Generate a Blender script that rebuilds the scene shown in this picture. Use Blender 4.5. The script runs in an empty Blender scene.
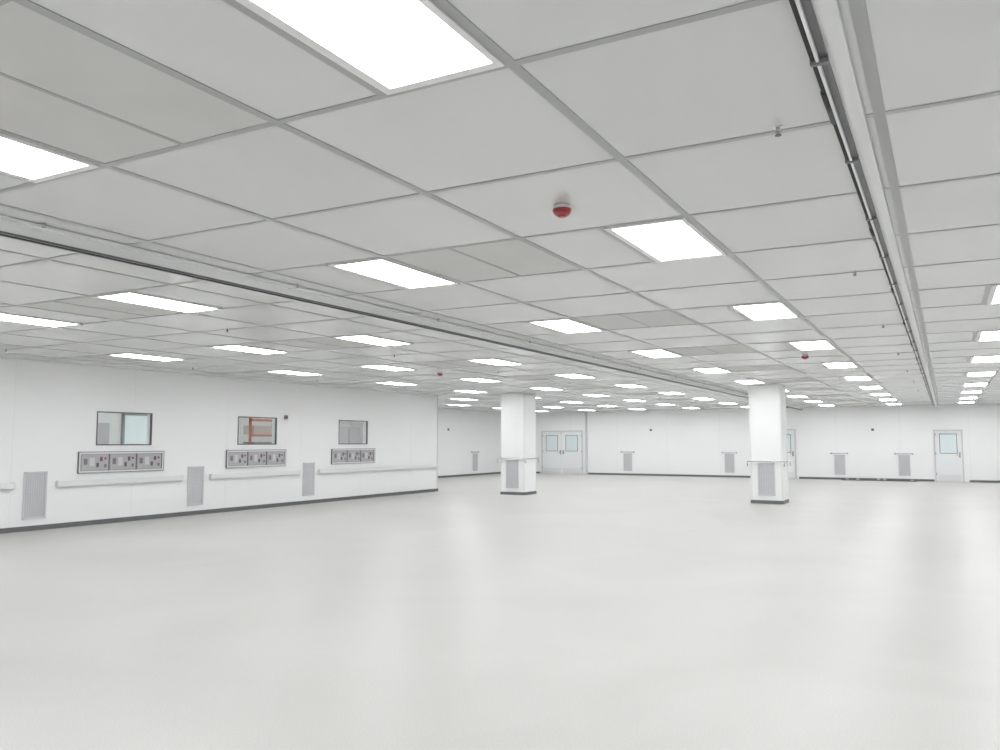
import bpy, bmesh, math, random
from mathutils import Vector, Matrix
random.seed(4)
S = bpy.context.scene
H = 3.0

# ---------------------------------------------------------------- materials
def mat(name, col, rough=0.5, metal=0.0, spec=0.5, noise=0.0, nscale=5.0, emit=None, estr=0.0, bump=0.0, bscale=200.0):
    m = bpy.data.materials.new(name); m.use_nodes = True
    nt = m.node_tree; b = nt.nodes['Principled BSDF']
    b.inputs['Base Color'].default_value = (*col, 1)
    b.inputs['Roughness'].default_value = rough
    b.inputs['Metallic'].default_value = metal
    b.inputs['Specular IOR Level'].default_value = spec
    tc = nt.nodes.new('ShaderNodeTexCoord')
    if noise > 0:
        n = nt.nodes.new('ShaderNodeTexNoise'); n.inputs['Scale'].default_value = nscale
        n.inputs['Detail'].default_value = 6
        nt.links.new(tc.outputs['Object'], n.inputs['Vector'])
        r = nt.nodes.new('ShaderNodeValToRGB')
        r.color_ramp.elements[0].position = 0.3; r.color_ramp.elements[1].position = 0.7
        r.color_ramp.elements[0].color = (*[c*(1-noise) for c in col], 1)
        r.color_ramp.elements[1].color = (*[min(1, c*(1+noise)) for c in col], 1)
        nt.links.new(n.outputs['Fac'], r.inputs['Fac'])
        nt.links.new(r.outputs['Color'], b.inputs['Base Color'])
    if bump > 0:
        n2 = nt.nodes.new('ShaderNodeTexNoise'); n2.inputs['Scale'].default_value = bscale
        nt.links.new(tc.outputs['Object'], n2.inputs['Vector'])
        bp = nt.nodes.new('ShaderNodeBump'); bp.inputs['Strength'].default_value = bump
        bp.inputs['Distance'].default_value = 0.002
        nt.links.new(n2.outputs['Fac'], bp.inputs['Height'])
        nt.links.new(bp.outputs['Normal'], b.inputs['Normal'])
    if emit:
        b.inputs['Emission Color'].default_value = (*emit, 1)
        b.inputs['Emission Strength'].default_value = estr
    return m

M_wall = mat('wall_white', (0.94, 0.948, 0.952), 0.4, spec=0.4, noise=0.008, nscale=1.5)
M_seam = mat('wall_seam', (0.84, 0.85, 0.86), 0.6)
M_dframe = mat('door_frame', (0.66, 0.68, 0.69), 0.45)
M_panel = mat('ceiling_panel', (0.725, 0.735, 0.73), 0.18, spec=0.5, noise=0.012, nscale=1.0)
M_panel2 = mat('ceiling_panel_b', (0.70, 0.71, 0.703), 0.22, spec=0.5, noise=0.012, nscale=1.0)
M_panelg = mat('ceiling_panel_return', (0.655, 0.652, 0.635), 0.55, spec=0.3, noise=0.02, nscale=3.0)
M_bar = mat('grid_bar', (0.42, 0.43, 0.43), 0.4, spec=0.4)
M_light = mat('light_diffuser', (0.9, 0.9, 0.9), 0.5, emit=(0.99, 0.995, 1.0), estr=14.6)
M_frame = mat('light_frame', (0.85, 0.85, 0.85), 0.4)
M_skirt = mat('skirting_grey', (0.15, 0.155, 0.16), 0.5)
M_alu = mat('aluminium', (0.80, 0.81, 0.81), 0.3, metal=0.15)
M_white = mat('white_plastic', (0.85, 0.86, 0.86), 0.35)
M_black = mat('black_rubber', (0.035, 0.035, 0.04), 0.5)
M_dkmetal = mat('dark_metal', (0.14, 0.14, 0.15), 0.4, metal=0.3)
M_red = mat('red_plastic', (0.42, 0.06, 0.07), 0.35)
M_redst = mat('red_painted_steel', (0.50, 0.11, 0.08), 0.4)
M_grille = mat('grille_metal', (0.66, 0.67, 0.69), 0.45, metal=0.0)
M_grilled = mat('grille_recess', (0.36, 0.37, 0.39), 0.7)
M_steel = mat('steel_tube', (0.66, 0.67, 0.68), 0.25, metal=0.6)
M_equip = mat('equipment_grey', (0.42, 0.41, 0.43), 0.35, metal=0.1)
M_unit = mat('unit_grey', (0.50, 0.485, 0.51), 0.35)
M_mid = mat('mid_grey', (0.22, 0.215, 0.23), 0.4)
M_pane = mat('door_pane', (0.78, 0.88, 0.90), 0.08, spec=0.8)
M_rail = mat('bumper_rail', (0.84, 0.845, 0.85), 0.35)
M_beige = mat('beige_box', (0.50, 0.45, 0.40), 0.5)
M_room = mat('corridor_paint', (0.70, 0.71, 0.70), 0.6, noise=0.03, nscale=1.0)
M_door = mat('door_paint', (0.86, 0.88, 0.89), 0.35)
M_cfill = mat('corridor_fill_glow', (0.9, 0.9, 0.9), 0.5, emit=(1, 0.99, 0.97), estr=9.0)  # glow for the added fill panels in the corridor

def glass():
    m = bpy.data.materials.new('window_glass'); m.use_nodes = True
    nt = m.node_tree; nt.nodes.clear()
    o = nt.nodes.new('ShaderNodeOutputMaterial'); mx = nt.nodes.new('ShaderNodeMixShader')
    t = nt.nodes.new('ShaderNodeBsdfTransparent'); g = nt.nodes.new('ShaderNodeBsdfGlossy')
    t.inputs['Color'].default_value = (0.93, 0.96, 0.96, 1)
    g.inputs['Roughness'].default_value = 0.03
    mx.inputs[0].default_value = 0.14
    nt.links.new(t.outputs[0], mx.inputs[1]); nt.links.new(g.outputs[0], mx.inputs[2])
    nt.links.new(mx.outputs[0], o.inputs['Surface'])
    return m
M_glass = glass()

def floor_mat():
    m = bpy.data.materials.new('vinyl_floor'); m.use_nodes = True
    nt = m.node_tree; b = nt.nodes['Principled BSDF']
    tc = nt.nodes.new('ShaderNodeTexCoord')
    n1 = nt.nodes.new('ShaderNodeTexNoise'); n1.inputs['Scale'].default_value = 0.4; n1.inputs['Detail'].default_value = 8
    n1.inputs['Distortion'].default_value = 0.8
    n2 = nt.nodes.new('ShaderNodeTexNoise'); n2.inputs['Scale'].default_value = 90; n2.inputs['Detail'].default_value = 3
    for n in (n1, n2): nt.links.new(tc.outputs['Object'], n.inputs['Vector'])
    r1 = nt.nodes.new('ShaderNodeValToRGB')
    r1.color_ramp.elements[0].position = 0.32; r1.color_ramp.elements[1].position = 0.68
    r1.color_ramp.elements[0].color = (0.555, 0.548, 0.530, 1)
    r1.color_ramp.elements[1].color = (0.62, 0.614, 0.597, 1)
    r2 = nt.nodes.new('ShaderNodeValToRGB')
    r2.color_ramp.elements[0].position = 0.35; r2.color_ramp.elements[1].position = 0.6
    r2.color_ramp.elements[0].color = (0.90, 0.90, 0.90, 1)
    r2.color_ramp.elements[1].color = (1, 1, 1, 1)
    mx = nt.nodes.new('ShaderNodeMix'); mx.data_type = 'RGBA'; mx.blend_type = 'MULTIPLY'
    mx.inputs[0].default_value = 1.0
    nt.links.new(n1.outputs['Fac'], r1.inputs['Fac']); nt.links.new(n2.outputs['Fac'], r2.inputs['Fac'])
    nt.links.new(r1.outputs['Color'], mx.inputs[6]); nt.links.new(r2.outputs['Color'], mx.inputs[7])
    nt.links.new(mx.outputs[2], b.inputs['Base Color'])
    rr = nt.nodes.new('ShaderNodeMapRange')
    rr.inputs['To Min'].default_value = 0.33; rr.inputs['To Max'].default_value = 0.48
    nt.links.new(n1.outputs['Fac'], rr.inputs['Value']); nt.links.new(rr.outputs[0], b.inputs['Roughness'])
    b.inputs['Specular IOR Level'].default_value = 0.45
    return m
M_floor = floor_mat()

# ---------------------------------------------------------------- mesh builder
class MB:
    def __init__(s):
        s.bm = bmesh.new(); s.mats = []
    def mi(s, m):
        if m not in s.mats: s.mats.append(m)
        return s.mats.index(m)
    def box(s, x0, x1, y0, y1, z0, z1, m, bev=0.0):
        r = bmesh.ops.create_cube(s.bm, size=1.0)
        vs = r['verts']
        for v in vs:
            v.co = Vector((x0+(v.co.x+.5)*(x1-x0), y0+(v.co.y+.5)*(y1-y0), z0+(v.co.z+.5)*(z1-z0)))
        fs = set(f for v in vs for f in v.link_faces)
        i = s.mi(m)
        for f in fs: f.material_index = i
        if bev > 0:
            es = list(set(e for v in vs for e in v.link_edges))
            rr = bmesh.ops.bevel(s.bm, geom=es, offset=bev, segments=2, affect='EDGES')
            for f in rr['faces']: f.material_index = i
    def cyl(s, p0, p1, r, m, r2=None, seg=16):
        p0 = Vector(p0); p1 = Vector(p1); d = p1-p0
        rot = d.to_track_quat('Z', 'Y').to_matrix().to_4x4()
        M = Matrix.Translation((p0+p1)/2) @ rot
        rr = bmesh.ops.create_cone(s.bm, cap_ends=True, segments=seg, radius1=r, radius2=r if r2 is None else r2, depth=d.length, matrix=M)
        i = s.mi(m)
        for f in set(f for v in rr['verts'] for f in v.link_faces):
            f.material_index = i
            if len(f.verts) == 4: f.smooth = True
    def sph(s, c, r, m, sc=(1, 1, 1)):
        rr = bmesh.ops.create_uvsphere(s.bm, u_segments=16, v_segments=10, radius=r, matrix=Matrix.Translation(c) @ Matrix.Diagonal((*sc, 1)))
        i = s.mi(m)
        for f in set(f for v in rr['verts'] for f in v.link_faces): f.material_index = i; f.smooth = True
    def quad(s, pts, m):
        f = s.bm.faces.new([s.bm.verts.new(p) for p in pts]); f.material_index = s.mi(m)
    def obj(s, name, loc=(0, 0, 0), rz=0.0, parent=None):
        me = bpy.data.meshes.new(name); s.bm.to_mesh(me); s.bm.free()
        for m in s.mats: me.materials.append(m)
        o = bpy.data.objects.new(name, me); S.collection.objects.link(o)
        o.location = loc; o.rotation_euler = (0, 0, rz)
        if parent: o.parent = parent
        return o

def inst(src, loc, rz=0.0):
    o = bpy.data.objects.new(src.name.split('.')[0], src.data); S.collection.objects.link(o)
    o.location = loc; o.rotation_euler = (0, 0, rz)
    return o

XL, XR, YB, YF = -14.2, 8.6, -7.0, 36.5
XREC, YREC = -19.3, 21.9
E = .002

# ---------------------------------------------------------------- shell
b = MB(); b.box(XREC-.2, XR+.2, YB-.2, YF+.2, -0.1, 0, M_floor); b.obj('floor')

GX = [round(-1.4+1.2*k, 3) for k in range(-15, 9)]   # grid lines x
GY = [round(2.66+1.2*k, 3) for k in range(-9, 30)]
def inside(x, y):
    if y < YB or y > YF or x > XR: return False
    return x > (XL if y < YREC else XREC)
b = MB()
b.box(XREC-.2, XR+.2, YB-.2, YF+.2, H+.05, H+.2, M_white)
b.quad([(XREC-.1, YB-.1, H+.04), (XREC-.1, YF+.1, H+.04), (XR+.1, YF+.1, H+.04), (XR+.1, YB-.1, H+.04)], M_panel)
LROWS = [1.46+3.6*k for k in range(-2, 10)]
LCOLS = [-17.0, -14.6, -12.2, -9.8, -7.4, -4.4, -2.0, 0.4, 2.8, 5.2]
for x in GX:
    for y in GY:
        if not (inside(x+.6, y+.6) or inside(x+.1, y+.1) or inside(x+1.1, y+1.1)): continue
        lrow = any(abs(y-r) < .05 for r in LROWS)
        m = M_panel if random.random() < .7 else M_panel2
        if lrow and any(abs(x-c) < .05 for c in (-3.8, -8.6, -13.4)): m = M_panelg
        b.box(x, x+1.2, y, y+1.2, H, H+.03, m)
b.obj('ceiling')

b = MB()
w = .024
for x in GX:
    y0 = YB if x > XL else YREC
    if x < XREC or x > XR: continue
    b.box(x-w, x+w, y0, YF, H-.004, H+.004, M_bar)
for y in GY:
    if y < YB or y > YF: continue
    b.box((XL if y < YREC else XREC), XR, y-w*.85, y+w*.85, H-.0037, H+.004, M_bar)
for y in LROWS:
    for x in GX:
        if inside(x+.6, y+.6) and y+1.2 < YF:
            if x in (-3.8, -8.6, -13.4): b.box(x+.6-.012, x+.6+.012, y, y+1.2, H-.0034, H+.004, M_bar)
    for c in LCOLS:
        if inside(c+.3, y+.6):
            for xx in (c, c+.6):
                b.box(xx-w*.8, xx+w*.8, y, y+1.2, H-.0035, H+.004, M_bar)
b.box(XL, XL+.04, YB, YREC, H-.012, H, M_frame); b.box(XREC, XR, YF-.04, YF, H-.012, H, M_frame)
b.obj('ceiling_grid')

# light panel
b = MB()
b.box(.075, .550, .05, 1.14, -.010, -.004, M_light)
for (x0, x1, y0, y1) in ((.03, .075, .015, 1.185), (.550, .58, .015, 1.185), (.075, .550, .015, .05), (.075, .550, 1.14, 1.185)):
    b.box(x0, x1, y0, y1, -.012, 0, M_frame)
src = None
for y in LROWS:
    for x in LCOLS:
        if not inside(x+.3, y+.6) or y+1.2 > YF: continue
        if src is None: src = b.obj('ceiling_light_panel', (x, y, H))
        else: inst(src, (x, y, H))

# walls with openings
def wall_y(name, x0, x1, y0, y1, holes, m=M_wall):
    b = MB()
    ys = sorted({y0, y1, *[h[0] for h in holes], *[h[1] for h in holes]})
    zs = sorted({0, H+.04, *[h[2] for h in holes], *[h[3] for h in holes]})
    for i in range(len(ys)-1):
        for j in range(len(zs)-1):
            cy, cz = (ys[i]+ys[i+1])/2, (zs[j]+zs[j+1])/2
            if any(h[0] < cy < h[1] and h[2] < cz < h[3] for h in holes): continue
            b.box(x0, x1, ys[i], ys[i+1], zs[j], zs[j+1], m)
    return b.obj(name)
WIN = [(9.98, 11.22), (13.52, 14.76), (17.06, 18.30)]
WZ = (1.49, 2.14)
wall_y('wall_left', XL-.15, XL, YB, YREC, [(a, c, *WZ) for a, c in WIN])
b = MB(); b.box(XREC, XL-.15, YREC-.15, YREC, 0, H+.04, M_wall); b.obj('wall_recess_front')
b = MB(); b.box(XREC-.15, XREC, YREC-.15, YF, 0, H+.04, M_wall); b.obj('wall_recess_left')
b = MB(); b.box(XREC-.15, XR+.15, YF, YF+.15, 0, H+.04, M_wall); b.obj('wall_back')
b = MB(); b.box(XR, XR+.15, YB, YF, 0, H+.04, M_wall); b.obj('wall_right')
b = MB(); b.box(XL-.15, XR+.15, YB-.15, YB, 0, H+.04, M_wall); b.obj('wall_front')

# seams
b = MB()
y = YB+1
while y < YREC:
    segs = [(.1, H)]
    for a, c in WIN:
        if a-.05 < y < c+.05: segs = [(.1, WZ[0]-.05), (WZ[1]+.05, H)]
    for z0, z1 in segs: b.box(XL-.001, XL+.0015, y-.003, y+.003, z0, z1, M_seam)
    y += 2.4
b.obj('trim_1')
b = MB(); x = XREC+.9
while x < XR:
    b.box(x-.006, x+.006, YF-.0015, YF+.001, .1, H, M_seam); x += 2.4
b.obj('trim_2')
b = MB(); b.box(-15.20, -15.12, YF-.08, YF, 0, H, M_dframe); b.obj('trim_3')
b = MB(); b.box(XL-.05, XL+.006, YREC-.05, YREC+.006, .1, H, M_dframe); b.obj('trim_4')

# baseboards
b = MB(); b.box(XL, XL+.02, YB, YREC, 0, .085, M_skirt); b.box(XL-.15, XL+.02, YREC, YREC+.02, 0, .085, M_skirt); b.obj('baseboard_left')
b = MB()
for a, c in ((XREC, -17.65), (-15.1, -6.75), (-5.5, -.45), (.75, XR)): b.box(a, c, YF-.02, YF, 0, .085, M_skirt)
b.obj('baseboard_back')
b = MB(); b.box(XREC, XREC+.02, YREC, YF, 0, .085, M_skirt); b.obj('baseboard_recess')
b = MB(); b.box(XR-.02, XR, YB, YF, 0, .085, M_skirt); b.obj('baseboard_right')

# corridor behind left wall
b = MB()
b.box(-17.6, -17.5, 7.5, 21.6, 0, H, M_room)
b.box(-17.5, XL-.15, 7.4, 7.5, 0, H, M_room); b.box(-17.5, XL-.15, 21.6, 21.7, 0, H, M_room)
b.obj('wall_corridor')
b = MB()
for yy in (8.2, 10.4, 12.6, 14.8, 17.0, 19.4): b.box(-16.4, -15.8, yy, yy+1.2, H-.02, H, M_cfill)  # unseen emissive panels, added to brighten the interior behind the windows
b.obj('corridor_fill_panels')
for k, (a, c) in enumerate(WIN):
    b = MB(); f = .022
    x0, x1 = XL-.03, XL+.008
    b.box(x0, x1, a, a+f, *WZ, M_dkmetal); b.box(x0, x1, c-f, c, *WZ, M_dkmetal)
    b.box(x0, x1, a+f, c-f, WZ[0], WZ[0]+f, M_dkmetal); b.box(x0, x1, a+f, c-f, WZ[1]-f, WZ[1], M_dkmetal)
    b.box(XL-.022, XL-.014, a+f, c-f, WZ[0]+f, WZ[1]-f, M_glass)
    b.obj('window_%d' % (k+1))
# red racking in the corridor
b = MB()
for yy in (16.2, 17.3, 18.4): b.box(-16.6, -16.55, yy, yy+.06, 0, 2.6, M_redst)
for zz in (1.25, 1.70, 2.12): b.box(-16.6, -16.55, 16.2, 18.4, zz, zz+.06, M_redst)
b.box(-17.0, -16.62, 16.4, 17.1, 1.76, 2.0, M_beige); b.box(-17.0, -16.62, 17.45, 18.2, 1.76, 2.05, M_equip)
b.box(-17.0, -16.62, 16.4, 18.2, 1.31, 1.55, M_mid)
b.obj('red_storage_rack')
b = MB()
b.box(-17.49, -17.44, 13.0, 14.1, 0, 2.2, M_pane); b.box(-17.49, -17.42, 12.95, 13.0, 0, 2.25, M_mid); b.box(-17.49, -17.42, 14.1, 14.15, 0, 2.25, M_mid)
b.box(-17.49, -17.42, 12.95, 14.15, 2.2, 2.25, M_mid)
b.box(-17.49, -17.3, 12.1, 12.5, 1.5, 2.0, M_equip)
b.obj('corridor_door_panel')
b = MB()
b.box(-17.4, -16.9, 20.2, 21.4, 0, 2.05, M_unit, .02); b.box(-16.91, -16.89, 20.8, 20.82, .1, 2.0, M_black)
b.obj('corridor_cabinet')

# service outlet panels below windows
for (a, c) in ((9.63, 11.5), (13.2, 15.05), (16.78, 18.6)):
    b = MB(); z0, z1 = 0.98, 1.36; L = c-a; f = .03
    b.box(E, .012, 0, L, z0, z1, M_equip)
    b.box(E, .035, 0, f, z0, z1, M_alu); b.box(E, .035, L-f, L, z0, z1, M_alu)
    b.box(E, .035, f, L-f, z0, z0+f, M_alu); b.box(E, .035, f, L-f, z1-f, z1, M_alu)
    b.box(E, .038, -.012, 0, z0-.012, z1+.012, M_mid); b.box(E, .038, L, L+.012, z0-.012, z1+.012, M_mid)
    b.box(E, .038, 0, L, z1, z1+.012, M_mid); b.box(E, .038, 0, L, z0-.012, z0, M_mid)
    n = 3; cw = (L-2*f)/n
    for i in range(n):
        ya = f+i*cw+.02; yb = ya+cw-.04
        b.box(.012, .028, ya, yb, z0+.05, z1-.05, M_unit, .003)
        b.box(.028, .033, ya+.05, ya+.12, z0+.15, z1-.12, M_mid)
        b.box(.028, .031, ya+.17, ya+.27, z0+.12, z1-.10, M_grille)
        b.box(.028, .033, ya+.31, ya+.36, z0+.10, z0+.18, M_dkmetal)
        b.box(.028, .033, yb-.18, yb-.13, z0+.21, z1-.09, M_dkmetal)
        b.box(.028, .033, yb-.09, yb-.04, z0+.09, z0+.15, M_mid)
        b.cyl((.028, yb-.07, z1-.12), (.036, yb-.07, z1-.12), .022, M_red)
        b.box(.012, .030, yb+.014, yb+.026, z0+f, z1-f, M_mid)
    b.obj('service_outlet_panel', (XL, a, 0))

# return air grille (normal +X in local, width along y)
def make_grille(name):
    b = MB(); W, z0, z1 = .42, .20, 1.03; f = .03
    b.box(E, .006, f, W-f, z0+f, z1-f, M_grilled)
    b.box(E, .025, 0, f, z0, z1, M_grille); b.box(E, .025, W-f, W, z0, z1, M_grille)
    b.box(E, .025, f, W-f, z0, z0+f, M_grille); b.box(E, .025, f, W-f, z1-f, z1, M_grille)
    n = 26; dz = (z1-z0-2*f)/n
    for i in range(n): b.box(.005, .018, f, W-f, z0+f+i*dz, z0+f+(i+.62)*dz, M_grille)
    n = 9; dy = (W-2*f)/n
    for i in range(1, n): b.box(.004, .019, f+i*dy-.009, f+i*dy+.009, z0+f, z1-f, M_grille)
    for yy in (.015, W-.015):
        for zz in (z0+.015, z1-.015): b.cyl((.024, yy, zz), (.028, yy, zz), .006, M_dkmetal, seg=8)
    return b
g = make_grille('g').obj('return_air_grille', (XL, 8.62, 0))
for yy in (12.15, 15.70, 4.95, 1.35, -2.25): inst(g, (XL, yy, 0))
inst(g, (XREC, 32.75, 0)); inst(g, (XREC, 25.6, 0))
for xx in (-13.3, -8.6, -4.1, -1.7, 3.2): inst(g, (xx, YF, 0), -math.pi/2)

# guard rails (local: wall at y=0, protrudes -y, centred)
b = MB(); L = .31; z = 1.08
b.cyl((-L, -.07, z), (L, -.07, z), .014, M_steel)
for xx in (-L, L):
    b.cyl((xx, -.004, z), (xx, -.07, z), .014, M_steel); b.sph((xx, -.07, z), .014, M_steel)
    b.cyl((xx, -.002, z), (xx, -.012, z), .032, M_steel)
gr = None
for xx in (-13.1, -8.4, -3.9, -1.5, 3.4):
    gr = b.obj('guard_rail', (xx, YF, 0)) if gr is None else inst(gr, (xx, YF, 0))
inst(gr, (XREC, 32.95, 0), math.pi/2)

# wall bumper rails, one run between each pair of grilles
for a, c in ((YB+.1, -2.5), (-1.6, 1.2), (1.9, 4.85), (5.5, 8.45), (9.2, 12.0), (12.72, 15.55), (16.25, YREC-.05)):
    b = MB(); c -= a; a0 = a; a = 0
    b.box(E, .05, a+.05, c-.05, .785, .815, M_alu)
    b.box(.05, .085, a, c, .745, .85, M_rail, .014)
    for e in (a+.03, c-.03): b.box(E, .09, e-.03, e+.03, .74, .855, M_white, .012)
    b.obj('bumper_rail', (XL, a0, 0))

# columns
def column(x, y, a=.78):
    b = MB()
    b.box(-a/2, a/2, -a/2, a/2, 0, H, M_wall, .008)
    e = a/2+.012
    b.box(-e, e, -e, e, 0, .085, M_skirt)
    for sx in (-1, 1):
        for sy in (-1, 1):
            b.box(min(sx*(a/2+.003), sx*(a/2-.04)), max(sx*(a/2+.003), sx*(a/2-.04)), min(sy*(a/2+.003), sy*(a/2-.04)), max(sy*(a/2+.003), sy*(a/2-.04)), .1, H, M_white)
    col = b.obj('structural_column', (x, y, 0))
    gg = bpy.data.objects.new('grille', g.data); S.collection.objects.link(gg)
    gg.parent = col; gg.location = (-.21, -a/2, 0); gg.rotation_euler = (0, 0, -math.pi/2)
    b = MB(); r = a/2+.06; zz = 1.06
    P = [(-r, -r), (r, -r), (r, r), (-r, r)]
    for i in range(4):
        p, q = P[i], P[(i+1) % 4]
        b.cyl((*p, zz), (*q, zz), .016, M_steel); b.sph((*p, zz), .016, M_steel)
    for sx in (-1, 1):
        for sy in (-1, 1):
            b.cyl((sx*a*.42, sy*r, zz), (sx*a*.42, sy*a/2, zz), .013, M_steel)
            b.cyl((sx*r, sy*a*.42, zz), (sx*a/2, sy*a*.42, zz), .013, M_steel)
            b.cyl((sx*r, sy*r, zz), (sx*r, sy*r, zz-.12), .014, M_steel)
    b.obj('tube_guard', parent=col)
column(-11.28, 21.85); column(-4.02, 21.85); column(3.2, 21.85)

# doors on far wall
def door(name, xc, w, leaves, h=2.05):
    b = MB(); f = .05
    b.box(-w/2-f, -w/2, -.05, -E, 0, h+f, M_dframe); b.box(w/2, w/2+f, -.05, -E, 0, h+f, M_dframe); b.box(-w/2, w/2, -.05, -E, h, h+f, M_dframe)
    lw = w/leaves
    for i in range(leaves):
        a = -w/2+i*lw+.008; c = a+lw-.016
        b.box(a, c, -.035, -E, .01, h-.006, M_door)
        wx0, wx1 = (a+.22, c-.22) if leaves == 2 else (a+.16, c-.16)
        z0, z1 = 1.12, 1.85
        b.box(wx0, wx1, -.040, -.03, z0, z1, M_pane)
        for q in ((wx0-.025, wx0, z0-.025, z1+.025), (wx1, wx1+.025, z0-.025, z1+.025), (wx0, wx1, z0-.025, z0), (wx0, wx1, z1, z1+.025)):
            b.box(q[0], q[1], -.045, -.03, q[2], q[3], M_mid)
        hx = c-.07 if (i == 0) else a+.07
        b.box(hx-.03, hx+.03, -.042, -.03, .95, 1.15, M_steel)
        b.cyl((hx, -.04, 1.05), (hx, -.09, 1.05), .01, M_steel)
        b.cyl((hx, -.09, 1.05), (hx-.12 if i == 0 else hx+.12, -.09, 1.05), .01, M_steel)
        b.box(a+.05, c-.05, -.04, -.034, .03, .28, M_alu)
        for zz in (.25, 1.05, 1.80):
            ex = a if i == 0 else c
            b.cyl((ex, -.04, zz), (ex, -.04, zz+.1), .012, M_steel)
    b.box(-.22, .02, -.11, -.04, h-.07, h-.01, M_alu)
    return b.obj(name, (xc, YF, 0))
door('door_1', -16.45, 2.1, 2)
door('door_2', .08, .90, 1, 1.98)
door('door_3', -6.12, .96, 1)

# ceiling track rails
b = MB()
x = -.33
b.box(x-.03, x+.075, YB+.1, YF-.1, H-.022, H-.005, M_white)
b.box(x+.068, x+.075, YB+.1, YF-.1, H-.035, H-.022, M_white)
b.box(x-.034, x-.022, YB+.1, YF-.1, H-.055, H-.005, M_alu)
b.box(x-.022, x+.004, YB+.1, YF-.1, H-.040, H-.022, M_dkmetal)
b.cyl((x-.044, YB+.1, H-.04), (x-.044, YF-.1, H-.04), .010, M_black, seg=10)
y = YB+.5
k = 0
while y < YF-.5:
    b.box(x-.056, x+.006, y-.012, y+.012, H-.060, H-.022, M_mid, .003)
    if k % 2 == 0: b.cyl((x-.044, y+.3, H-.042), (x-.044, y+.65, H-.042), .015, M_black, seg=10)
    y += 1.2; k += 1
b.obj('ceiling_track_rail')
b = MB()
x = -5.3
b.box(x-.09, x+.09, YB+.1, YF-.1, H-.025, H-.005, M_white)
b.box(x+.03, x+.042, YB+.1, YF-.1, H-.095, H-.025, M_white)
b.box(x-.042, x-.03, YB+.1, YF-.1, H-.095, H-.025, M_white)
b.box(x+.026, x+.046, YB+.1, YF-.1, H-.107, H-.095, M_dkmetal)
b.box(x-.046, x-.026, YB+.1, YF-.1, H-.107, H-.095, M_dkmetal)
y = YB+.6
while y < YF-.5:
    b.box(x-.046, x+.048, y-.03, y+.03, H-.05, H-.02, M_alu)
    b.cyl((x+.12, y, H-.002), (x+.12, y, H-.03), .012, M_steel, seg=8)
    y += 2.4
b.obj('ceiling_track_rail')

# smoke alarms with red sounder base
b = MB()
b.cyl((0, 0, -.028), (0, 0, -E), .046, M_white, r2=.05, seg=24)
b.cyl((0, 0, -.042), (0, 0, -.028), .058, M_red, seg=24)
b.cyl((0, 0, -.066), (0, 0, -.042), .040, M_red, r2=.058, seg=24)
b.cyl((0, 0, -.076), (0, 0, -.066), .022, M_red, r2=.026, seg=16)
sa = None
for (x, y) in ((-2.0, 4.46), (-2.0, 14.26), (-9.2, 14.26), (4, 8)):
    sa = b.obj('smoke_alarm', (x, y, H)) if sa is None else inst(sa, (x, y, H))
# sprinklers
b = MB()
b.cyl((0, 0, -.004), (0, 0, -.001), .024, M_alu, seg=20)
b.cyl((0, 0, -.02), (0, 0, -.004), .009, M_steel, seg=10)
for s_ in (-1, 1): b.cyl((s_*.009, 0, -.02), (s_*.005, 0, -.04), .003, M_steel, seg=6)
b.cyl((0, 0, -.038), (0, 0, -.02), .003, M_red, seg=8)
b.cyl((0, 0, -.043), (0, 0, -.040), .015, M_dkmetal, seg=14)
sp = None
for xx in (-.62, -8.0, -12.8):
    for k in range(0, 9):
        y = 3.8+3.6*k
        sp = b.obj('fire_sprinkler', (xx, y, H)) if sp is None else inst(sp, (xx, y, H))

# wall call points
b = MB()
b.box(E, .04, -.05, .05, -.045, .045, M_dkmetal, .006); b.box(.04, .043, -.02, .02, -.02, .02, M_red)
b.cyl((.01, 0, .0), (.05, 0, 0), .014, M_black, seg=12)
cp = b.obj('fire_call_point', (XL, 15.05, 2.16))
inst(cp, (XREC, 30.6, 2.1))
inst(cp, (-11.95, YF, 2.10), -math.pi/2); inst(cp, (-2.6, YF, 2.05), -math.pi/2)

# loose cables / offcuts by far wall
b = MB()
for i in range(14):
    x = -3.7+i*.2+random.uniform(-.05, .05); y = YF-.25+random.uniform(-.1, .1)
    if i in (0, 1, 2, 6, 7, 12):
        b.box(x, x+.12, y, y+.06, 0, .04+random.random()*.06, random.choice([M_dkmetal, M_beige, M_mid]), .004)
pts = [(-3.8+.25*i, YF-.4+.06*math.sin(i*1.7), .012) for i in range(12)]
for p, q in zip(pts, pts[1:]): b.cyl(p, q, .012, M_black, seg=8)
b.obj('loose_cable_offcuts')

# ---------------------------------------------------------------- world, camera
wd = bpy.data.worlds.new('World'); S.world = wd; wd.use_nodes = True
wd.node_tree.nodes['Background'].inputs[0].default_value = (.9, .95, 1, 1)
wd.node_tree.nodes['Background'].inputs[1].default_value = .3
cd = bpy.data.cameras.new('camera'); cam = bpy.data.objects.new('camera', cd); S.collection.objects.link(cam)
cam.location = (0, 0, 1.56); cam.rotation_euler = (math.radians(94.68), 0, math.radians(28.6))
cd.lens = 29.34; cd.sensor_width = 36
S.camera = cam
S.view_settings.view_transform = 'Standard'
S.view_settings.look = 'None'
